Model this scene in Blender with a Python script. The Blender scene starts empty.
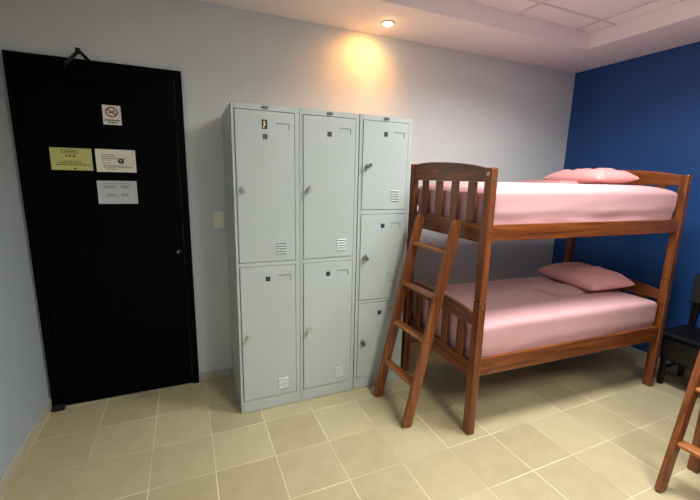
import bpy, bmesh, math, random
from mathutils import Vector, Matrix, noise
random.seed(7)
S = bpy.context.scene
C = S.collection
R = math.radians

# ------------------------------------------------------------------ materials
def srgb(r, g, b):
    f = lambda c: c/12.92 if c <= .04045 else ((c+.055)/1.055)**2.4
    return (f(r/255), f(g/255), f(b/255), 1)

def newmat(name):
    m = bpy.data.materials.new(name); m.use_nodes = True
    nt = m.node_tree
    return m, nt, nt.nodes['Principled BSDF']

def plain(name, col, rough=.5, metal=0., var=.06, scale=6., bump=0., bscale=80., spec=.5):
    m, nt, b = newmat(name)
    N, L = nt.nodes, nt.links
    tc = N.new('ShaderNodeTexCoord'); no = N.new('ShaderNodeTexNoise')
    no.inputs['Scale'].default_value = scale; no.inputs['Detail'].default_value = 4
    L.new(tc.outputs['Object'], no.inputs['Vector'])
    rp = N.new('ShaderNodeValToRGB')
    rp.color_ramp.elements[0].position = .3; rp.color_ramp.elements[1].position = .7
    rp.color_ramp.elements[0].color = tuple(c*(1-var) for c in col[:3])+(1,)
    rp.color_ramp.elements[1].color = tuple(min(1, c*(1+var)) for c in col[:3])+(1,)
    L.new(no.outputs['Fac'], rp.inputs['Fac']); L.new(rp.outputs['Color'], b.inputs['Base Color'])
    b.inputs['Roughness'].default_value = rough; b.inputs['Metallic'].default_value = metal
    b.inputs['Specular IOR Level'].default_value = spec
    if bump:
        n2 = N.new('ShaderNodeTexNoise'); n2.inputs['Scale'].default_value = bscale; n2.inputs['Detail'].default_value = 5
        L.new(tc.outputs['Object'], n2.inputs['Vector'])
        bp = N.new('ShaderNodeBump'); bp.inputs['Strength'].default_value = bump; bp.inputs['Distance'].default_value = .004
        L.new(n2.outputs['Fac'], bp.inputs['Height']); L.new(bp.outputs['Normal'], b.inputs['Normal'])
    return m

def wood(name, axis, dark, light, rough=.32):
    m, nt, b = newmat(name)
    N, L = nt.nodes, nt.links
    tc = N.new('ShaderNodeTexCoord'); mp = N.new('ShaderNodeMapping')
    sc = [26, 26, 26]; sc['xyz'.index(axis)] = 1.6
    mp.inputs['Scale'].default_value = sc
    L.new(tc.outputs['Object'], mp.inputs['Vector'])
    no = N.new('ShaderNodeTexNoise'); no.inputs['Scale'].default_value = 1.6; no.inputs['Detail'].default_value = 6
    no.inputs['Distortion'].default_value = .6
    L.new(mp.outputs['Vector'], no.inputs['Vector'])
    rp = N.new('ShaderNodeValToRGB')
    rp.color_ramp.elements[0].position = .32; rp.color_ramp.elements[1].position = .68
    rp.color_ramp.elements[0].color = dark; rp.color_ramp.elements[1].color = light
    L.new(no.outputs['Fac'], rp.inputs['Fac']); L.new(rp.outputs['Color'], b.inputs['Base Color'])
    b.inputs['Roughness'].default_value = rough
    bp = N.new('ShaderNodeBump'); bp.inputs['Strength'].default_value = .08; bp.inputs['Distance'].default_value = .002
    L.new(no.outputs['Fac'], bp.inputs['Height']); L.new(bp.outputs['Normal'], b.inputs['Normal'])
    return m

def floor_mat(ox, oy, s):
    m, nt, b = newmat('ceramic_floor_tile')
    N, L = nt.nodes, nt.links
    def M(op, a, c=None):
        n = N.new('ShaderNodeMath'); n.operation = op
        for i, v in enumerate((a, c)):
            if v is None: continue
            if isinstance(v, (int, float)): n.inputs[i].default_value = v
            else: L.new(v, n.inputs[i])
        return n.outputs[0]
    tc = N.new('ShaderNodeTexCoord'); sp = N.new('ShaderNodeSeparateXYZ')
    L.new(tc.outputs['Object'], sp.inputs[0])
    fx = M('DIVIDE', M('SUBTRACT', sp.outputs[0], ox), s); fy = M('DIVIDE', M('SUBTRACT', sp.outputs[1], oy), s)
    def edge(f):  # distance in metres to the nearest joint
        fr = M('FRACT', f); return M('MULTIPLY', M('MINIMUM', fr, M('SUBTRACT', 1.0, fr)), s)
    d = M('MINIMUM', edge(fx), edge(fy))
    mr = N.new('ShaderNodeMapRange'); mr.interpolation_type = 'SMOOTHSTEP'
    mr.inputs['From Min'].default_value = .0014; mr.inputs['From Max'].default_value = .0042
    mr.inputs['To Min'].default_value = 1; mr.inputs['To Max'].default_value = 0
    L.new(d, mr.inputs['Value'])
    # joints are worn and stained in places
    wn = N.new('ShaderNodeTexNoise'); wn.inputs['Scale'].default_value = 2.3; wn.inputs['Detail'].default_value = 3
    L.new(tc.outputs['Object'], wn.inputs['Vector'])
    wr = N.new('ShaderNodeMapRange'); wr.inputs['From Min'].default_value = .40; wr.inputs['From Max'].default_value = .60
    wr.inputs['To Min'].default_value = .12; wr.inputs['To Max'].default_value = 1
    L.new(wn.outputs['Fac'], wr.inputs['Value'])
    gm = M('MULTIPLY', mr.outputs[0], wr.outputs[0])
    # tile tint
    cb = N.new('ShaderNodeCombineXYZ'); L.new(M('FLOOR', fx), cb.inputs[0]); L.new(M('FLOOR', fy), cb.inputs[1])
    wh = N.new('ShaderNodeTexWhiteNoise'); wh.noise_dimensions = '2D'; L.new(cb.outputs[0], wh.inputs['Vector'])
    n1 = N.new('ShaderNodeTexNoise'); n1.inputs['Scale'].default_value = 9; n1.inputs['Detail'].default_value = 8; n1.inputs['Roughness'].default_value = .65
    L.new(tc.outputs['Object'], n1.inputs['Vector'])
    fac = M('ADD', M('MULTIPLY', wh.outputs['Value'], .35), M('MULTIPLY', n1.outputs['Fac'], .65))
    rp = N.new('ShaderNodeValToRGB'); rp.color_ramp.elements[0].position = .2; rp.color_ramp.elements[1].position = .8
    rp.color_ramp.elements[0].color = srgb(172, 158, 122); rp.color_ramp.elements[1].color = srgb(198, 186, 148)
    L.new(fac, rp.inputs['Fac'])
    mx = N.new('ShaderNodeMix'); mx.data_type = 'RGBA'
    L.new(gm, mx.inputs['Factor']); L.new(rp.outputs['Color'], mx.inputs['A']); mx.inputs['B'].default_value = srgb(226, 216, 180)
    L.new(mx.outputs['Result'], b.inputs['Base Color'])
    b.inputs['Roughness'].default_value = .42
    bp = N.new('ShaderNodeBump'); bp.inputs['Strength'].default_value = .25; bp.inputs['Distance'].default_value = .002; bp.invert = True
    L.new(mr.outputs[0], bp.inputs['Height']); L.new(bp.outputs['Normal'], b.inputs['Normal'])
    return m

def emit(name, col, strength):
    m = bpy.data.materials.new(name); m.use_nodes = True
    nt = m.node_tree; nt.nodes.remove(nt.nodes['Principled BSDF'])
    e = nt.nodes.new('ShaderNodeEmission'); e.inputs[0].default_value = col; e.inputs[1].default_value = strength
    nt.links.new(e.outputs[0], nt.nodes['Material Output'].inputs[0]); return m

WD, WL = srgb(82, 40, 19), srgb(140, 77, 34)
MAT = dict(
    wx=wood('varnished_wood_grain_x', 'x', WD, WL), wy=wood('varnished_wood_grain_y', 'y', WD, WL), wz=wood('varnished_wood_grain_z', 'z', WD, WL),
    lad=wood('ladder_wood_grain_z', 'z', srgb(98, 50, 25), srgb(146, 84, 42)), lady=wood('ladder_wood_grain_y', 'y', srgb(128, 72, 35), srgb(176, 110, 56)),
    base=plain('bed_board', srgb(120, 84, 54), .7),
    wall=plain('grey_wall_paint', srgb(211, 216, 214), .62, var=.015, scale=2, bump=.12, bscale=60),
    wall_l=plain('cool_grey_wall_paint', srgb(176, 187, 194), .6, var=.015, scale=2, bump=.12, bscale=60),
    blue=plain('deep_blue_wall_paint', srgb(20, 68, 130), .55, var=.03, scale=2, bump=.15, bscale=60),
    ceil=plain('ceiling_board_white', srgb(244, 238, 236), .8, var=.01, scale=3),
    ctile=plain('ceiling_tile_white', srgb(250, 246, 246), .9, var=.02, scale=40, bump=.3, bscale=180),
    tbar=plain('ceiling_grid_metal', srgb(228, 222, 220), .6),
    bb=plain('baseboard_tile', srgb(192, 184, 162), .45),
    black=plain('black_door_paint', srgb(3, 3, 3), .5, var=.1, bump=.05, bscale=40, spec=.06),
    blackm=plain('black_metal', srgb(16, 15, 14), .4, .3),
    rubber=plain('black_rubber', srgb(12, 12, 12), .8),
    chrome=plain('chrome', srgb(190, 190, 190), .25, 1.),
    lock=plain('locker_grey_enamel', srgb(182, 190, 185), .38, var=.02, scale=3),
    vshade=plain('louvre_shade_dark', srgb(60, 62, 60), .7),
    latch=plain('brushed_latch_metal', srgb(186, 184, 176), .35, .5),
    dlatch=plain('dark_latch_metal', srgb(120, 118, 114), .35, .6),
    plate=plain('navy_number_plate', srgb(44, 54, 76), .5), plateg=plain('grey_number_plate', srgb(82, 84, 90), .5),
    slot=plain('embossed_slot_shade', srgb(120, 126, 124), .5),
    badge=plain('dark_oval_badge', srgb(70, 70, 70), .35, .4),
    pink=plain('pink_sheet_cotton', srgb(204, 158, 159), .85, var=.03, scale=5, bump=.15, bscale=300, spec=.2),
    pinkp=plain('pink_pillow_cotton', srgb(222, 158, 155), .85, var=.03, scale=8, bump=.15, bscale=300, spec=.2),
    paperw=plain('cream_paper', srgb(236, 232, 216), .8), paperg=plain('pale_grey_paper', srgb(204, 207, 210), .8),
    papery=plain('yellow_paper', srgb(206, 202, 124), .8), ink=plain('dark_ink', srgb(60, 60, 48), .8), inkl=plain('faded_ink', srgb(140, 138, 128), .8),
    inky=plain('olive_ink', srgb(110, 106, 50), .8), green=plain('dark_green_print', srgb(70, 84, 62), .8), red=plain('red_print', srgb(150, 40, 40), .7),
    sticky=plain('black_sticker', srgb(20, 18, 14), .5), cream=plain('cream_plastic', srgb(246, 240, 222), .4),
    stickw=plain('cream_sticker_print', srgb(232, 220, 170), .6),
    white=plain('white_trim_enamel', srgb(236, 226, 216), .4),
    dwood=wood('dark_chair_wood', 'z', srgb(12, 7, 6), srgb(22, 13, 10), .35),
    dseat=plain('black_vinyl_seat', srgb(14, 11, 12), .45, bump=.1, spec=.3), dback=plain('charcoal_vinyl_back', srgb(40, 37, 35), .5, bump=.1),
    glow=emit('downlight_lamp_glow', (1, .66, .32, 1), 110), panel=emit('light_panel_diffuser', (1, .95, .86, 1), 4),
)
mg, nt, b = newmat('window_glass')
b.inputs['Transmission Weight'].default_value = 1; b.inputs['Roughness'].default_value = .02; b.inputs['IOR'].default_value = 1.05
MAT['glass'] = mg
SP = (2.977e-1)

# ------------------------------------------------------------------ geometry helpers
def box(bm, x0, x1, y0, y1, z0, z1, M=None):
    v = [bm.verts.new((x, y, z)) for x in (x0, x1) for y in (y0, y1) for z in (z0, z1)]
    if M is not None:
        for q in v: q.co = M @ q.co
    for f in ((0,1,3,2),(4,6,7,5),(0,4,5,1),(2,3,7,6),(0,2,6,4),(1,5,7,3)):
        bm.faces.new([v[i] for i in f])
    return v

def prism(bm, pts, axis, a, c, M=None):
    """closed outline pts (2-D) extruded along axis ('x','y','z') from a to c"""
    def P(p, t): return {'x': (t, p[0], p[1]), 'y': (p[0], t, p[1]), 'z': (p[0], p[1], t)}[axis]
    A = [bm.verts.new(P(p, a)) for p in pts]; B = [bm.verts.new(P(p, c)) for p in pts]
    if M is not None:
        for q in A+B: q.co = M @ q.co
    n = len(pts)
    bm.faces.new(A); bm.faces.new(B[::-1])
    for i in range(n): bm.faces.new((A[i], B[i], B[(i+1) % n], A[(i+1) % n]))

def disc(bm, cx, cz, rx, rz, y0, y1, n=20):
    prism(bm, [(cx+rx*math.cos(2*math.pi*i/n), cz+rz*math.sin(2*math.pi*i/n)) for i in range(n)], 'y', y0, y1)

def lathe(bm, prof, cx, cy, n=28):
    rings = [[bm.verts.new((cx+r*math.cos(2*math.pi*i/n), cy+r*math.sin(2*math.pi*i/n), z)) for i in range(n)] for r, z in prof]
    for a, c in zip(rings, rings[1:]):
        for i in range(n): bm.faces.new((a[i], a[(i+1) % n], c[(i+1) % n], c[i]))
    return rings

def tube(bm, pts, r, n=10):
    pts = [Vector(p) for p in pts]; rings = []
    for i, p in enumerate(pts):
        d = (pts[min(i+1, len(pts)-1)]-pts[max(i-1, 0)]).normalized()
        a = d.orthogonal().normalized(); c = d.cross(a)
        if rings:
            a = (prev - d*prev.dot(d)).normalized(); c = d.cross(a)
        prev = a
        rings.append([bm.verts.new(p+a*r*math.cos(2*math.pi*k/n)+c*r*math.sin(2*math.pi*k/n)) for k in range(n)])
    for u, w in zip(rings, rings[1:]):
        for k in range(n): bm.faces.new((u[k], u[(k+1) % n], w[(k+1) % n], w[k]))
    bm.faces.new(rings[0][::-1]); bm.faces.new(rings[-1])

def obj(name, bm, mat, parent=None, bevel=0., seg=2, smooth=False, subsurf=0):
    bmesh.ops.recalc_face_normals(bm, faces=bm.faces)
    me = bpy.data.meshes.new(name); bm.to_mesh(me); bm.free()
    me.materials.append(mat)
    o = bpy.data.objects.new(name, me); C.objects.link(o)
    if parent: o.parent = parent
    if smooth:
        for p in me.polygons: p.use_smooth = True
    if bevel:
        m = o.modifiers.new('bevel', 'BEVEL'); m.width = bevel; m.segments = seg; m.limit_method = 'ANGLE'; m.angle_limit = R(40)
    if subsurf:
        m = o.modifiers.new('sub', 'SUBSURF'); m.levels = subsurf; m.render_levels = subsurf
    return o

def bobj(name, boxes, mat, parent=None, bevel=0., **k):
    bm = bmesh.new()
    for q in boxes: box(bm, *q)
    return obj(name, bm, mat, parent, bevel, **k)

def tag(o, label, cat, group=None):
    o['label'] = label; o['category'] = cat
    if group: o['group'] = group
    return o

def empty(name, loc, label, cat, rz=0., group=None):
    o = bpy.data.objects.new(name, None); C.objects.link(o)
    o.location = loc; o.rotation_euler = (0, 0, rz); o.empty_display_size = .1
    return tag(o, label, cat, group)

def struct(o): o['kind'] = 'structure'; return o

def copy_tree(o, parent=None):
    c = o.copy(); C.objects.link(c)
    if parent: c.parent = parent
    for ch in list(o.children): copy_tree(ch, c)
    return c

# ------------------------------------------------------------------ room
W, HC, YF, HT = 4.34, 2.483, -4.2, 2.59
SX, SY = 3.81, -.49         # inner corner of the soffit
T = .12
struct(bobj('floor', [(-.12, W+T, YF-T, T, -.1, 0)], floor_mat(.3105, -.6323, .2985)))
struct(bobj('wall_back', [(-T, W+T, 0, T, 0, 2.75)], MAT['wall']))
struct(bobj('wall_right', [(W, W+T, YF, 0, 0, 2.75)], MAT['blue']))
struct(bobj('wall_front', [(-T, W+T, YF-T, YF, 0, 2.75)], MAT['blue']))
WY0, WY1, WZ0, WZ1 = -2.75, -2.05, 1.25, 2.05     # window in the left wall, behind the photographer's shoulder
struct(bobj('wall_left', [(-T, 0, YF, WY0, 0, 2.75), (-T, 0, WY1, 0, 0, 2.75), (-T, 0, WY0, WY1, 0, WZ0), (-T, 0, WY0, WY1, WZ1, 2.75)], MAT['wall_l']))
w = struct(bobj('window_1', [(-.08, -.04, WY0, WY0+.04, WZ0, WZ1), (-.08, -.04, WY1-.04, WY1, WZ0, WZ1), (-.08, -.04, WY0+.04, WY1-.04, WZ0, WZ0+.04), (-.08, -.04, WY0+.04, WY1-.04, WZ1-.04, WZ1), (-.08, -.04, -2.42, -2.38, WZ0+.04, WZ1-.04)], MAT['white']))
bobj('pane', [(-.063, -.057, WY0+.04, -2.42, WZ0+.04, WZ1-.04), (-.063, -.057, -2.38, WY1-.04, WZ0+.04, WZ1-.04)], MAT['glass'], w)
# tray ceiling
struct(bobj('ceiling', [(-T, W+T, YF-T, T, HT+.012, HT+.1)], MAT['ctile']))
RL, RF = .5, -3.7    # the soffit's inner edges on the two unseen sides
sof = struct(bobj('trim_1', [(0, W, SY, 0, HC, HT+.01), (SX, W, YF, SY, HC, HT+.01), (0, RL, YF, SY, HC, HT+.01), (RL, SX, YF, RF, HC, HT+.01)], MAT['ceil']))
bm = bmesh.new()
gx = [3.65-.61*k for k in range(6)]; gy = [-.68-.61*k for k in range(5)]
for x in gx: box(bm, x-.008, x+.008, RF, SY, HT+.004, HT+.012)
xs = [RL]+sorted(gx)+[SX]
for y in gy:
    for a, c in zip(xs, xs[1:]):
        box(bm, a+(.008 if a != RL else 0), c-(.008 if c != SX else 0), y-.008, y+.008, HT+.004, HT+.012)
struct(obj('trim_2', bm, MAT['tbar']))
# baseboards
struct(bobj('baseboard_left', [(0, .011, YF, 0-.012, 0, .072)], MAT['bb'], bevel=.003))
struct(bobj('baseboard_back', [(.872, W, -.011, 0, 0, .06)], MAT['bb'], bevel=.003))
struct(bobj('baseboard_right', [(W-.011, W, YF, -.012, 0, .06)], MAT['bb'], bevel=.003))

# ------------------------------------------------------------------ black door with closer
DX0, DX1, DH = .013, .862, 2.066
door = struct(bobj('door_1', [(DX0+.045, DX1-.045, -.016, -.001, .006, DH-.045)], MAT['black'], bevel=.002))
bobj('door_frame', [(DX0, DX0+.042, -.024, -.001, 0, DH), (DX1-.042, DX1, -.024, -.001, 0, DH), (DX0+.042, DX1-.042, -.024, -.001, DH-.042, DH)], MAT['black'], door, .003)
bm = bmesh.new(); lathe(bm, [(.0, -.05), (.016, -.05), (.022, -.04), (.022, -.028), (.01, -.02), (.01, 0)], 0, 0)
kn = obj('door_knob', bm, MAT['blackm'], door, smooth=True); kn.rotation_euler = (R(-90), 0, 0); kn.location = (.786, -.016, .96)
kn.rotation_euler = (R(-90), 0, 0)
bm = bmesh.new(); disc(bm, .781, .962, .0045, .009, -.0685, -.066); obj('keyhole_glint', bm, MAT['chrome'], kn).matrix_parent_inverse = Matrix.Identity(4)
kh = kn.children[0]; kh.location = (-.786, -.96, -.016)
# keyhole stands for the knob's highlight, expressed in the knob's own turned frame
me = kh.data
for v in me.vertices:
    x, y, z = v.co; v.co = (x, y, z)
kh.rotation_euler = (0, 0, 0)
inv = (Matrix.Translation((.786, -.016, .96)) @ Matrix.Rotation(R(-90), 4, 'X')).inverted()
kh.location = (0, 0, 0); me.transform(inv)
cl = bobj('door_closer', [(.25, .43, -.062, -.0165, 1.955, 2.0)], MAT['black'], door, .006)
bm = bmesh.new(); tube(bm, [(.285, -.045, 2.0), (.285, -.045, 2.026), (.366, -.12, 2.080)], .009)
tube(bm, [(.364, -.12, 2.068), (.364, -.12, 2.096)], .012)
tube(bm, [(.366, -.12, 2.086), (.405, -.03, 2.05)], .009); obj('closer_arm', bm, MAT['blackm'], cl, smooth=True)
tag(bobj('door_stop', [(.02, .085, -.065, -.026, 0, .03)], MAT['rubber'], bevel=.006), 'small black rubber stop on the floor at the foot of the black door', 'door stop')

# notices taped on the door (face of the leaf at y = -.016)
def notice(name, x0, x1, z0, z1, mat, label, tilt=0.):
    y = -.0165
    cx, cz = (x0+x1)/2, (z0+z1)/2
    e = empty(name, (cx, y, cz), label, 'notice'); e.rotation_euler = (0, R(tilt), 0)
    e.location.x += .006; e.location.z -= .004; e.scale = (.97, 1, .95)
    hw, hh = (x1-x0)/2, (z1-z0)/2
    bobj('sheet', [(-hw, hw, -.0012, 0, -hh, hh)], mat, e)
    return e, hw, hh
def lines(parent, spec, mat, name='printed_lines', seed=1):
    rnd = random.Random(seed); bm = bmesh.new()
    for (x0, x1, z, h) in spec:     # word-like dashes
        x = x0
        while x < x1:
            wd = rnd.uniform(.006, .02); e = min(x+wd, x1)
            box(bm, x, e, -.0017, -.0013, z-h/2, z+h/2); x = e+.003
    return obj(name, bm, mat, parent)
e, hw, hh = notice('no_smoking_sign', .425, .52, 1.728, 1.842, MAT['paperw'], 'small square no smoking sign near the top of the black door')
bm = bmesh.new(); n = 28
def ring(bm, cx, cz, ri, ro, y0=-.0018, y1=-.0013, sx=1):
    for i in range(n):
        a, c = 2*math.pi*i/n, 2*math.pi*(i+1)/n
        P = lambda r, t, y: bm.verts.new((cx+sx*r*math.cos(t), y, cz+r*math.sin(t)))
        bm.faces.new((P(ri, a, y0), P(ro, a, y0), P(ro, c, y0), P(ri, c, y0)))
ring(bm, 0, .018, .023, .030, sx=1.1)
box(bm, -.027, .027, -.0022, -.0019, .015, .021, Matrix.Translation((0, 0, .018)) @ Matrix.Rotation(R(38), 4, 'Y') @ Matrix.Translation((0, 0, -.018)))
obj('prohibition_ring', bm, MAT['red'], e)
bobj('cigarette_mark', [(-.018, .014, -.0018, -.0014, .012, .018), (.006, .016, -.0018, -.0014, .02, .03), (-.014, -.006, -.0018, -.0014, .022, .028)], MAT['ink'], e)
lines(e, [(-.04, .04, -.031, .009), (-.024, .026, -.044, .007)], MAT['green'], seed=4)
e, hw, hh = notice('yellow_notice', .152, .356, 1.462, 1.592, MAT['papery'], 'yellow printed notice taped on the black door')
bm = bmesh.new()
for (a, c, z) in ((-.045, .03, .054), (-.045, .03, .036)): box(bm, a, c, -.0017, -.0013, z-.0015, z+.0015)
for x in (-.045, .03): box(bm, x-.0015, x+.0015, -.0017, -.0013, .034, .056)
obj('heading_box', bm, MAT['ink'], e)
bm = bmesh.new(); disc(bm, .014, .018, .006, .006, -.0018, -.0013); disc(bm, .012, -.055, .006, .006, -.0018, -.0013)
for x in (-.026, -.014, -.006): box(bm, x, x+.005, -.0018, -.0013, .012, .026)
obj('printed_dots', bm, MAT['ink'], e)
lines(e, [(-.036, .022, .045, .006)], MAT['inky'], 'heading_text', 5)
lines(e, [(-.04, .045, -.012, .005), (-.065, .06, -.022, .005), (-.08, .085, -.033, .006)], MAT['inky'], seed=6)
e, hw, hh = notice('white_notice', .367, .578, 1.456, 1.594, MAT['paperw'], 'cream white notice with a round dark emblem beside the yellow one')
lines(e, [(-.075, -.01, .036, .005), (-.075, .0, .025, .005), (-.075, .05, .014, .006), (-.075, -.03, .003, .004), (-.07, -.03, -.016, .005), (-.07, .06, -.030, .006), (-.07, .085, -.039, .005), (-.05, .0, -.05, .004)], MAT['inkl'], seed=7)
bm = bmesh.new(); disc(bm, .025, -.002, .017, .015, -.0022, -.0018); em = obj('emblem', bm, MAT['ink'], e)
bobj('emblem_mark', [(.018, .032, -.0026, -.0023, .002, .005), (.0235, .0265, -.0026, -.0023, -.01, .002)], MAT['paperw'], em)
e, hw, hh = notice('grey_notice', .36, .572, 1.268, 1.412, MAT['paperg'], 'pale grey notice, lowest of the papers on the black door')
lines(e, [(-.07, .07, .055, .004), (-.07, -.01, .04, .006), (-.07, -.005, .03, .006), (.02, .065, .04, .006), (.02, .065, .03, .006), (-.06, -.01, -.012, .005), (-.06, -.005, -.022, .005), (.02, .06, -.01, .005), (.02, .06, -.02, .005)], MAT['inkl'], seed=8)

# light switch
e = empty('light_switch', (1.041, 0, 1.155), 'cream light switch on the grey wall between door and lockers', 'switch')
bobj('plate', [(-.033, .033, -.008, 0, -.058, .058)], MAT['cream'], e, .003)
bobj('rocker', [(-.012, .012, -.0135, -.0085, -.028, .028)], MAT['cream'], e, .002)

# ------------------------------------------------------------------ lockers
LD, LH = .507, 1.835
def locker(x0, x1, doors, dx0, dx1, label, first):
    """x0..x1 outer width; doors: list of (z0, z1); dx0, dx1 door edges"""
    r = empty('metal_locker', (x0, 0, 0), label, 'locker', group='row of grey metal lockers')
    w = x1-x0; a, c = dx0-x0, dx1-x0
    bx = [(0, .012, -LD+.001, -.02, .0, LH), (w-.012, w, -LD+.001, -.02, .0, LH), (.012, w-.012, -.032, -.02, .06, LH-.012),
          (.012, w-.012, -LD+.03, -.02, LH-.012, LH), (.012, w-.012, -LD+.03, -.033, .06, .07)]
    zs = [(0.004, doors[-1][0]-.003)]
    ds = doors[::-1]
    for p, q in zip(ds, ds[1:]): zs.append((p[1]+.003, q[0]-.003))
    zs.append((doors[0][1]+.003, LH))
    bx += [(.0121, a-.003, -LD, -LD+.03, .004, LH), (c+.003, w-.0121, -LD, -LD+.03, .004, LH)]
    bx += [(a-.003, c+.003, -LD, -LD+.03, p, q) for p, q in zs]
    bobj('cabinet', bx, MAT['lock'], r, .0015)
    bm = bmesh.new(); disc(bm, (a+c)/2-.003, LH-.016, .021, .0085, -LD-.004, -LD-.0003, 24)
    bd = obj('badge', bm, MAT['badge'], r)
    bm = bmesh.new(); box(bm, (a+c)/2-.013, (a+c)/2+.008, -LD-.005, -LD-.0041, LH-.018, LH-.015); obj('badge_mark', bm, MAT['slot'], bd)
    for k, (z0, z1) in enumerate(doors):
        t = .02
        d = bobj('door', [(a, c, -LD-.004, -LD+t, z0, z1)], MAT['lock'], r, .003)
        yf = -LD-.0042
        # louvres
        h = z1-z0
        vz = z0+(.045 if len(doors) == 2 else (.055 if k == 0 else .12 if k == 1 else .38))
        if not (len(doors) == 3 and k == 2):
            bm = bmesh.new()
            for i in range(5):
                z = vz+i*.0155
                prism(bm, [(yf, z), (yf-.0065, z), (yf-.0015, z+.007), (yf, z+.007)], 'x', c-.113, c-.052)
            vt = obj('vent', bm, MAT['lock'], d)
            bm = bmesh.new()  # dark strips stand for the shade inside the slots under each louvre
            for i in range(5): box(bm, c-.111, c-.054, yf-.0012, yf, vz+i*.0155-.0042, vz+i*.0155-.0004)
            obj('vent_slot_shade', bm, MAT['vshade'], d)
        # card slot pressed in the sheet metal, and number plate
        zc = z1-.062
        bobj('card_slot', [(c-.105, c-.03, yf-.0022, yf, zc, zc+.0045), (c-.0345, c-.03, yf-.0022, yf, zc-.03, zc), (c-.105, c-.0995, yf-.0016, yf, zc-.026, zc-.021)], MAT['slot'], d)
        px = (a+c)/2-.004
        zp = z1-.135 if (k == 0 and first == 1) else z1-.098 if k == 0 and len(doors) == 2 else z1-.075
        bobj('number_plate', [(px-.0135, px+.0135, yf-.0015, yf, zp-.014, zp+.014)], MAT['plateg'] if first == 1 and k == 0 else MAT['plate'], d)
        if first == 1 and k == 0:
            st = bobj('sticker', [(px-.017, px+.013, yf-.001, yf, z1-.095, z1-.045)], MAT['sticky'], d)
            st['label'] = 'black and cream sticker'
            bobj('sticker_print', [(px-.009, px-.003, yf-.0016, yf-.0011, z1-.09, z1-.052), (px-.003, px+.007, yf-.0016, yf-.0011, z1-.062, z1-.055), (px-.003, px+.004, yf-.0016, yf-.0011, z1-.08, z1-.072)], MAT['stickw'], st) if False else None
            bm = bmesh.new()
            prism(bm, [(px-.011, z1-.09), (px-.004, z1-.09), (px-.003, z1-.078), (px+.006, z1-.072), (px-.001, z1-.066), (px+.003, z1-.052), (px-.008, z1-.054), (px-.006, z1-.07)], 'y', yf-.0016, yf-.0011)
            o2 = obj('print', bm, MAT['stickw'], d)
        # latch
        hz = {2: (1.381, .499), 3: (1.528, .942, .348)}[len(doors)][k]
        hx = a+.032
        bm = bmesh.new(); disc(bm, hx, hz, .013, .013, yf-.006, yf, 16); disc(bm, hx, hz, .0085, .0085, yf-.02, yf-.006, 16)
        tilt = (-40, -20, 25, 65)[(k+first) % 4]
        M = Matrix.Translation((hx, yf-.024, hz)) @ Matrix.Rotation(R(tilt), 4, 'Y')
        box(bm, -.0105, .0105, -.007, .0035, -.021, .021, M)
        obj('latch', bm, MAT['dlatch'] if len(doors) == 3 else MAT['latch'], d, .0015)
    return r
two = [(.958, 1.801), (.084, .928)]
three = [(1.254, 1.801), (.648, 1.222), (.088, .622)]
locker(1.089, 1.4635, two, 1.107, 1.434, 'grey two-door metal locker nearest the black door, black sticker on top door', 1)
locker(1.4655, 1.839, two, 1.486, 1.814, 'grey two-door metal locker in the middle of the row', 2)
locker(1.845, 2.2197, three, 1.868, 2.189, 'grey three-door metal locker beside the bunk bed ladder', 3)

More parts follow.
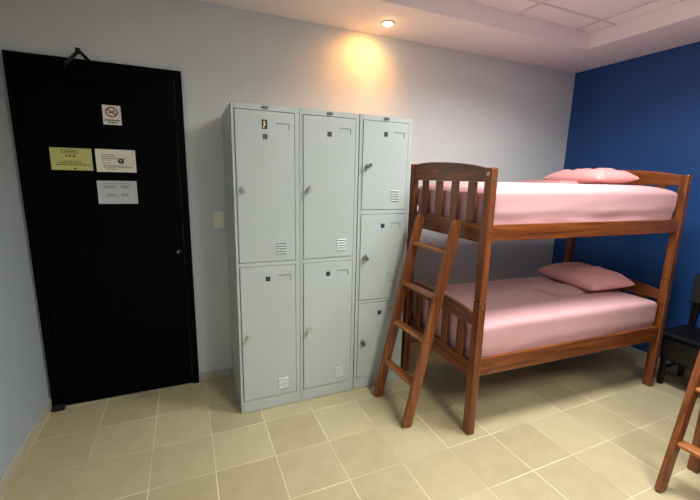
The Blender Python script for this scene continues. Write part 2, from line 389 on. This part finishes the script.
# ------------------------------------------------------------------ bunk bed
BL, BW = 1.65, .825
PT, PW = .045, .056
def bunk(name, loc, rz, label, cat='bunk bed', group='wooden bunk beds'):
    r = empty(name, loc, label, cat, rz, group)
    wx, wy, wz = MAT['wx'], MAT['wy'], MAT['wz']
    for u in (0, BL-PT):
        for v in (0, BW-PW):
            lp = bobj('lower_post', [(u, u+PT, v, v+PW, 0, .804)], wz, r, .006)
            up = bobj('upper_post', [(u+.001, u+PT-.001, v+.001, v+PW-.001, .806, 1.519 if v == 0 else 1.556)], wz, r, .007)
            if v == 0:
                vs = -1
                bm = bmesh.new()
                for zz, q in ((.775, lp),): disc(bm, u+PT*.5, zz, .008, .010, -.003, -.0004, 14)
                bb_ = obj('metal_bracket', bm, MAT['dlatch'], lp)
                bm = bmesh.new(); disc(bm, u+PT*.55, 1.462, .008, .009, -.003, -.0002+.001, 14); obj('metal_bracket', bm, MAT['dlatch'], up)
                for zz in (1.185, 1.15):
                    bm = bmesh.new(); disc(bm, u+PT*.5, zz, .004, .004, -.001, .0006, 10)
                    obj('bolt_hole', bm, MAT['rubber'], up)
                if u == 0:
                    bm = bmesh.new()
                    n_ = 16; prism(bm, [(PW*.45+.011*math.cos(6.2832*i/n_), 1.487+.011*math.sin(6.2832*i/n_)) for i in range(n_)], 'x', -.002, .0008)
                    obj('bolt_cap', bm, MAT['latch'], up)
    def arch(z0, ze, zc, rise=0.):
        n_ = 20; y0, y1 = PW+.0005, BW-PW-.0005
        top = [(y0+(y1-y0)*i/n_, ze+rise*i/n_+(zc-ze)*(1-abs(2*i/n_-1)**2.6)) for i in range(n_+1)]
        return [(y0, z0)]+top+[(y1, z0)]
    sl = [(.132, .199), (.290, .353), (.451, .517), (.611, .677)]
    for u in (.010, BL-PT+.011):
        bm = bmesh.new(); prism(bm, arch(1.447, 1.517, 1.539, .036), 'x', u, u+.024); obj('arched_board', bm, wy, r, .004)
        bm = bmesh.new(); prism(bm, arch(.652, .715, .748), 'x', u, u+.024); obj('arched_board', bm, wy, r, .004)
        bobj('end_board', [(u, u+.024, PW+.0005, BW-PW-.0005, 1.124, 1.225)], wy, r, .004)
        bobj('end_board', [(u, u+.024, PW+.0005, BW-PW-.0005, .345, .432)], wy, r, .004)
        for a, c in sl:
            bobj('slat', [(u+.005, u+.018, a, c, 1.2255, 1.4465)], wz, r, .002)
            bobj('slat', [(u+.005, u+.018, a, c, .4325, .6515)], wz, r, .002)
    for z0, z1 in ((1.137, 1.226), (.363, .467)):
        for y0 in (.008, BW-.032):
            bobj('side_rail', [(PT+.0005, BL-PT-.0005, y0, y0+.024, z0, z1)], wx, r, .004)
        bobj('bed_base', [(PT+.0005, BL-PT-.0005, .033, BW-.033, z0+.03, z0+.048)], MAT['base'], r)
    return r
BLOC, BRZ = (2.266, -1.192, 0), R(-2.8)
bunk('bunk_bed', BLOC, BRZ, 'reddish brown wooden bunk bed with two pink mattresses beside the lockers')
B = Matrix.Translation(BLOC) @ Matrix.Rotation(BRZ, 4, 'Z')

def mattress(zb, zt, label, seed, crown, wrinkle, B=B, rz=BRZ):
    L_, W_ = BL-2*PT-.035, BW-.068
    nx, ny, nz = 90, 44, 14
    e = B @ Vector((PT+.012, .034, zb))
    bm = bmesh.new(); bmesh.ops.create_cube(bm, size=1)
    bmesh.ops.delete(bm, geom=bm.verts[:], context='VERTS')
    vd = {}
    def V(i, j, k):
        key = (i, j, k)
        if key in vd: return vd[key]
        fx, fy, fz = i/nx, j/ny, k/nz
        # spread loops toward the edges
        g = lambda t: .5-.5*math.cos(math.pi*t)*(.35)-.5*(1-2*t)*.65
        x, y, z = g(fx)*L_, g(fy)*W_, g(fz)*(zt-zb)
        rr = .022
        qx, qy, qz = min(max(x, rr), L_-rr), min(max(y, rr), W_-rr), min(max(z, rr), zt-zb-rr)
        d = Vector((x-qx, y-qy, z-qz))
        if d.length > 1e-6:
            m = max(abs(d.x), abs(d.y), abs(d.z)); d = d.normalized()*m
            # cube to sphere in the corner zone
        p = Vector((qx, qy, qz))+d
        tt = fz**2
        cr = crown*(1-(2*fx-1)**10)*(1-(2*fy-1)**6)*tt
        p.z += cr - .012*tt*(abs(2*fx-1)**6)
        # sheet: soft folds running along the sides near the bottom, slack on top
        s = noise.noise(Vector((p.x*2.2+seed, p.y*2.2, p.z*26)))
        s2 = noise.noise(Vector((p.x*5+seed, p.y*6, p.z*60+3)))
        side = max(0, 1-fz*1.7)
        amp = wrinkle*(.0095*side+.0016)
        out = Vector((0, 0, 0))
        if j == 0: out.y -= 1
        if j == ny: out.y += 1
        if i == 0: out.x -= 1
        if i == nx: out.x += 1
        p += out*((s+.5*s2)*amp)
        if k == nz: p.z += wrinkle*.003*noise.noise(Vector((p.x*3+seed, p.y*9, 1)))+wrinkle*.0018*noise.noise(Vector((p.x*9+seed, p.y*14, 7)))
        # above the rails the mattress bulges outward over them
        q = min(1, max(0, (p.z-.058)/.05)); q = q*q*(3-2*q)
        p.y += .020*q*max(0, 2*fy-1)**3 - .010*q*max(0, 1-2*fy)**3
        p.x += -.008*q*max(0, 1-2*fx)**9
        vd[key] = bm.verts.new(p); return vd[key]
    for i in range(nx):
        for j in range(ny):
            bm.faces.new((V(i,j,0), V(i+1,j,0), V(i+1,j+1,0), V(i,j+1,0))); bm.faces.new((V(i,j,nz), V(i+1,j,nz), V(i+1,j+1,nz), V(i,j+1,nz)))
    for i in range(nx):
        for k in range(nz):
            bm.faces.new((V(i,0,k), V(i+1,0,k), V(i+1,0,k+1), V(i,0,k+1))); bm.faces.new((V(i,ny,k), V(i+1,ny,k), V(i+1,ny,k+1), V(i,ny,k+1)))
    for j in range(ny):
        for k in range(nz):
            bm.faces.new((V(0,j,k), V(0,j+1,k), V(0,j+1,k+1), V(0,j,k+1))); bm.faces.new((V(nx,j,k), V(nx,j+1,k), V(nx,j+1,k+1), V(nx,j,k+1)))
    o = obj('mattress', bm, MAT['pink'], smooth=True)
    o.location = e; o.rotation_euler = (0, 0, rz)
    return tag(o, label, 'mattress', 'pink mattresses on the bunk beds')
mattress(1.186, 1.412, 'mattress in a pink fitted sheet on the upper bunk', 3, .034, 1.)
mattress(.407, .652, 'mattress in a pink fitted sheet on the lower bunk', 11, .014, .8)

B2 = Matrix.Translation((3.99, -3.47, 0)) @ Matrix.Rotation(R(90), 4, 'Z')  # unseen mattresses, added so their shadow darkens the chair and blue wall
mattress(1.186, 1.412, 'upper pink mattress of the second bunk bed at right, unseen and added for its shade', 5, .03, 1., B2, R(90))
mattress(.407, .640, 'lower pink mattress of the second bunk bed at right, unseen and added for its shade', 8, .014, .8, B2, R(90))
def pillow(loc, size, rot, label, seed):
    a, c, h = size; n_ = 36
    bm = bmesh.new(); top = {}; bot = {}
    for i in range(n_+1):
        for j in range(n_+1):
            s, t = 2*i/n_-1, 2*j/n_-1
            # outline: edges bow in between pointed corners
            x = a/2*s*(1-.07*(1-t*t)*abs(s)); y = c/2*t*(1-.09*(1-s*s)*abs(t))
            f = max(0, (1-abs(s)**3.2))**.5*max(0, (1-abs(t)**3.6))**.5
            wr = .016*noise.noise(Vector((s*2.2+seed, t*2.2, 0)))+.010*noise.noise(Vector((s*5+seed, t*4, 5)))
            crease = .009*math.sin(9*math.atan2(t-1.0, s+1.0)+seed)*min(1, (abs(s)+abs(t))/2)
            z = f*(h*.62+wr+crease*.7); zb = -f*h*.38
            edge = i in (0, n_) or j in (0, n_)
            v = bm.verts.new((x, y, z)); top[i, j] = v
            bot[i, j] = v if edge else bm.verts.new((x, y, zb*(1 if f < .6 else 1)))
    for i in range(n_):
        for j in range(n_):
            bm.faces.new((top[i,j], top[i+1,j], top[i+1,j+1], top[i,j+1]))
            bm.faces.new((bot[i,j], bot[i,j+1], bot[i+1,j+1], bot[i+1,j]))
    o = obj('pillow', bm, MAT['pinkp'], smooth=True)
    o.location = B @ Vector(loc); o.rotation_euler = (rot[0], rot[1], rot[2]+BRZ)
    return tag(o, label, 'pillow', 'pink pillows on the bunk bed')
pillow((1.31, .48, 1.483), (.36, .52, .115), (0, R(-2), R(-6)), 'pink pillow at the head of the upper bunk', 2)
pillow((1.375, .46, .729), (.37, .58, .135), (0, R(-4), R(-9)), 'pink pillow at the head of the lower bunk', 9)

def folded(loc, a, c, h, rz, label):
    o = bpy.data.objects.new('x', None); bpy.data.objects.remove(o)
    bm = bmesh.new()
    for k in range(3):
        z = k*h/3; n_ = 14
        d = .004*k
        vs = {}
        for i in range(n_+1):
            for j in range(7):
                for q in (0, 1):
                    x = -a/2+d+(a-2*d)*i/n_; y = -c/2+d+(c-2*d)*j/6
                    w_ = .0008*noise.noise(Vector((x*12, y*12, k)))
                    vs[i, j, q] = bm.verts.new((x, y, z+q*h/3*.92+w_))
        for i in range(n_):
            for j in range(6):
                for q in (0, 1): bm.faces.new((vs[i,j,q], vs[i+1,j,q], vs[i+1,j+1,q], vs[i,j+1,q]))
        for i in range(n_):
            for j in (0, 6): bm.faces.new((vs[i,j,0], vs[i+1,j,0], vs[i+1,j,1], vs[i,j,1]))
        for j in range(6):
            for i in (0, n_): bm.faces.new((vs[i,j,0], vs[i,j+1,0], vs[i,j+1,1], vs[i,j,1]))
    o = obj('folded_sheet', bm, MAT['pink'], smooth=False, bevel=.001)
    o.location = B @ Vector(loc); o.rotation_euler = (0, 0, BRZ+rz)
    return tag(o, label, 'bed sheet', 'folded pink sheets on the bunk bed')
folded((.99, .54, 1.4475), .18, .34, .018, 0, 'folded pink sheet beside the pillow on the upper bunk')
folded((1.10, .385, .6690), .40, .20, .014, R(3), 'folded pink sheet in front of the pillow on the lower bunk')

# ------------------------------------------------------------------ ladder
def ladder(name, x, y, rz, label):
    """origin on the floor at the foot of the near rail, leaning toward +x"""
    r = empty(name, (x, y, 0), label, 'ladder', rz, 'wooden bunk ladders')
    a = math.atan2(.263, 1.19); H = 1.232/math.cos(a)
    M = Matrix.Rotation(a, 4, 'Y')
    th, wd, gap = .026, .062, .375
    for y0 in (0, gap-th):
        n_ = 8
        # foot cut level with the floor, top rounded
        pts = [(-wd/2, math.tan(a)*wd/2), (wd/2, -math.tan(a)*wd/2)]
        pts += [(wd/2, H-.05)]+[(wd/2*math.cos(t), H-.05+.05*math.sin(t)) for t in [math.pi*k/(2*n_)*1. for k in range(1, 2*n_)]]+[(-wd/2, H-.05)]
        bm = bmesh.new(); prism(bm, [(p[0], p[1]) for p in pts], 'y', y0, y0+th, M)
        rail = obj('rail', bm, MAT['lad'], r, .004)
        yo = y0-.0008 if y0 == 0 else y0+th-.0002
        for z in (.262, .533, .790, 1.055):
            d_ = z/math.cos(a)-.012; bm = bmesh.new()
            prism(bm, [(.004*math.cos(2*math.pi*i/10), d_+.004*math.sin(2*math.pi*i/10)) for i in range(10)], 'y', yo, yo+.001, M)
            obj('bolt_hole', bm, MAT['rubber'], rail)
    for z in (.262, .533, .790, 1.055):
        cx = z*math.tan(a)
        n_ = 10; hw, hh = .026, .0115
        prof = [(cx-hw+hh+hh*math.cos(t), z-hh+hh*math.sin(t)) for t in [math.pi/2+math.pi*k/n_ for k in range(n_+1)]]+[(cx+hw, z-2*hh), (cx+hw, z)]
        bm = bmesh.new(); prism(bm, prof, 'y', th+.0003, gap-th-.0003); obj('rung', bm, MAT['lady'], r, .002)
    return r
ladder('ladder', 1.973, -1.003, R(1.4), 'wooden four-rung ladder leaning on the bunk bed beside the lockers')
ladder('ladder', 2.868, -2.215, R(0), 'wooden ladder leaning on the partly seen bunk bed at right')

# second bunk bed along the blue wall: only one post shows
bunk('bunk_bed', (3.99, -3.47, 0), R(90), 'second wooden bunk bed at the right edge, only a post foot showing')

# ------------------------------------------------------------------ dark chair by the blue wall
ch = empty('chair', (4.118, -1.445, 0), 'dark wooden chair with black seat in the shade beside the bunk bed', 'chair')
ch.scale = (.85, 1, .90)
for sx in (-.15, .17):
    for sy in (-.20, .165):
        bobj('leg', [(sx, sx+.034, sy, sy+.034, 0, .41 if sx < 0 else .43)], MAT['dwood'], ch, .004)
bobj('apron', [(-.185, .20, -.195, -.175, .27, .41), (-.185, .20, .173, .193, .27, .41), (-.187, -.167, -.174, .172, .24, .41), (.18, .20, -.174, .172, .35, .41)], MAT['dwood'], ch, .002)
bobj('stretcher', [(-.115, .169, -.19, -.175, .13, .155)], MAT['dwood'], ch, .003)
bobj('stretcher', [(-.115, .169, .173, .188, .13, .155)], MAT['dwood'], ch, .003)
bobj('stretcher', [(-.142, -.126, -.165, .164, .10, .125)], MAT['dwood'], ch, .003)
bobj('seat', [(-.215, .19, -.22, .22, .4315, .462)], MAT['dseat'], ch, .012, seg=3)
Mb = Matrix.Translation((.185, 0, .47)) @ Matrix.Rotation(R(4), 4, 'Y')
for sy in (-.2, .166):
    bm = bmesh.new(); box(bm, 0, .028, sy, sy+.034, .004, .50, Mb); obj('back_post', bm, MAT['dwood'], ch, .004)
bm = bmesh.new()
n_ = 14
pts = [(-.215, .19), (.215, .19)]+[(.215*math.cos(math.pi*k/n_), .40+.10*math.sin(math.pi*k/n_)) for k in range(n_+1)]
prism(bm, pts, 'x', -.03, -.001, Mb); obj('backrest', bm, MAT['dback'], ch, .01, seg=3)
for k in range(3):
    bm = bmesh.new(); box(bm, .004, .016, -.10+.08*k, -.07+.08*k, .004, .20, Mb); obj('back_slat', bm, MAT['dwood'], ch, .002)

# ------------------------------------------------------------------ lights
def area(name, loc, rot, sx, sy, power, col, spread=180):
    l = bpy.data.lights.new(name, 'AREA'); l.shape = 'RECTANGLE'; l.size = sx; l.size_y = sy; l.energy = power; l.color = col
    l.spread = R(spread)
    o = bpy.data.objects.new(name, l); C.objects.link(o); o.location = loc; o.rotation_euler = rot; return o
# warm recessed downlight in the soffit
dl = empty('recessed_downlight', (2.162, -.225, HC), 'small warm recessed downlight in the ceiling edge above the lockers', 'light')
bm = bmesh.new(); lathe(bm, [(.030, -.001), (.034, -.006), (.044, -.005), (.047, -.0005), (.030, -.0005)], 0, 0); obj('trim_ring', bm, MAT['white'], dl, smooth=True)
bm = bmesh.new(); lathe(bm, [(.0001, -.020), (.014, -.017), (.024, -.010), (.0295, -.0015), (.0295, -.0006)], 0, 0); obj('lamp', bm, MAT['glow'], dl, smooth=True)
def spot(name, loc, to, power, col, ang, blend, rad=.02):
    l = bpy.data.lights.new(name, 'SPOT'); l.energy = power; l.color = col; l.spot_size = R(ang); l.spot_blend = blend; l.shadow_soft_size = rad
    o = bpy.data.objects.new(name, l); C.objects.link(o); o.location = loc
    o.rotation_euler = (Vector(to)-Vector(loc)).to_track_quat('-Z', 'Y').to_euler(); return o
spot('downlight_beam', (2.12, -.20, HC-.02), (2.05, .06, 2.09), 13, (1, .34, .05), 128, 1., .035)
spot('downlight_spill', (2.16, -.225, HC-.012), (2.2, -.6, 0), 22, (1, .72, .42), 104, .9)
# two flush light panels in the tile grid
def panel(cx, cy, hx, hy, power, col, spread, label):
    e = empty('ceiling_light', (cx, cy, HT), label, 'light', group='ceiling light panels')
    bobj('frame', [(-hx, hx, -hy, -hy+.02, -.006, .003), (-hx, hx, hy-.02, hy, -.006, .003), (-hx, -hx+.02, -hy+.0201, hy-.0201, -.006, .003), (hx-.02, hx, -hy+.0201, hy-.0201, -.006, .003)], MAT['white'], e)
    bobj('diffuser', [(-hx+.0205, hx-.0205, -hy+.0205, hy-.0205, -.003, .003)], MAT['panel'], e)
    area('panel_light', (cx, cy, HT-.008), (0, 0, 0), 2*hx-.06, 2*hy-.06, power, col, spread)
panel(2.125, -3.12, .29, .59, 46, (1, 1, .90), 175, 'long ceiling light panel nearer the front wall')
panel(2.735, -1.595, .29, .29, 36, (.95, .98, 1), 152, 'small square ceiling light panel nearer the bunk bed')
area('window_daylight', (-.10, -2.40, 1.65), (0, R(-90), 0), .75, .66, 9, (.88, .94, 1))
wd = bpy.data.worlds.new('world'); S.world = wd; wd.use_nodes = True
sky = wd.node_tree.nodes.new('ShaderNodeTexSky'); sky.sun_disc = False; sky.sun_elevation = R(30)
wd.node_tree.links.new(sky.outputs[0], wd.node_tree.nodes['Background'].inputs[0]); wd.node_tree.nodes['Background'].inputs[1].default_value = .1

# ------------------------------------------------------------------ camera
f, yw, pt, rl = 374.59, .4143, .1903, .0219
fw = Vector((math.sin(yw)*math.cos(pt), math.cos(yw)*math.cos(pt), -math.sin(pt)))
rt = Vector((math.cos(yw), -math.sin(yw), 0)); up = rt.cross(fw)
r_ = rt*math.cos(rl)+up*math.sin(rl); u_ = -rt*math.sin(rl)+up*math.cos(rl)
cam = bpy.data.cameras.new('camera'); co = bpy.data.objects.new('camera', cam); C.objects.link(co)
M = Matrix((r_, u_, -fw)).transposed().to_4x4(); M.translation = Vector((.8434, -2.673, 1.4524))
co.matrix_world = M
cam.sensor_width = 36; cam.lens = 36*f/700; cam.clip_start = .01
S.camera = co
S.view_settings.view_transform = 'Standard'; S.view_settings.look = 'None'; S.view_settings.exposure = .2; S.view_settings.gamma = 1
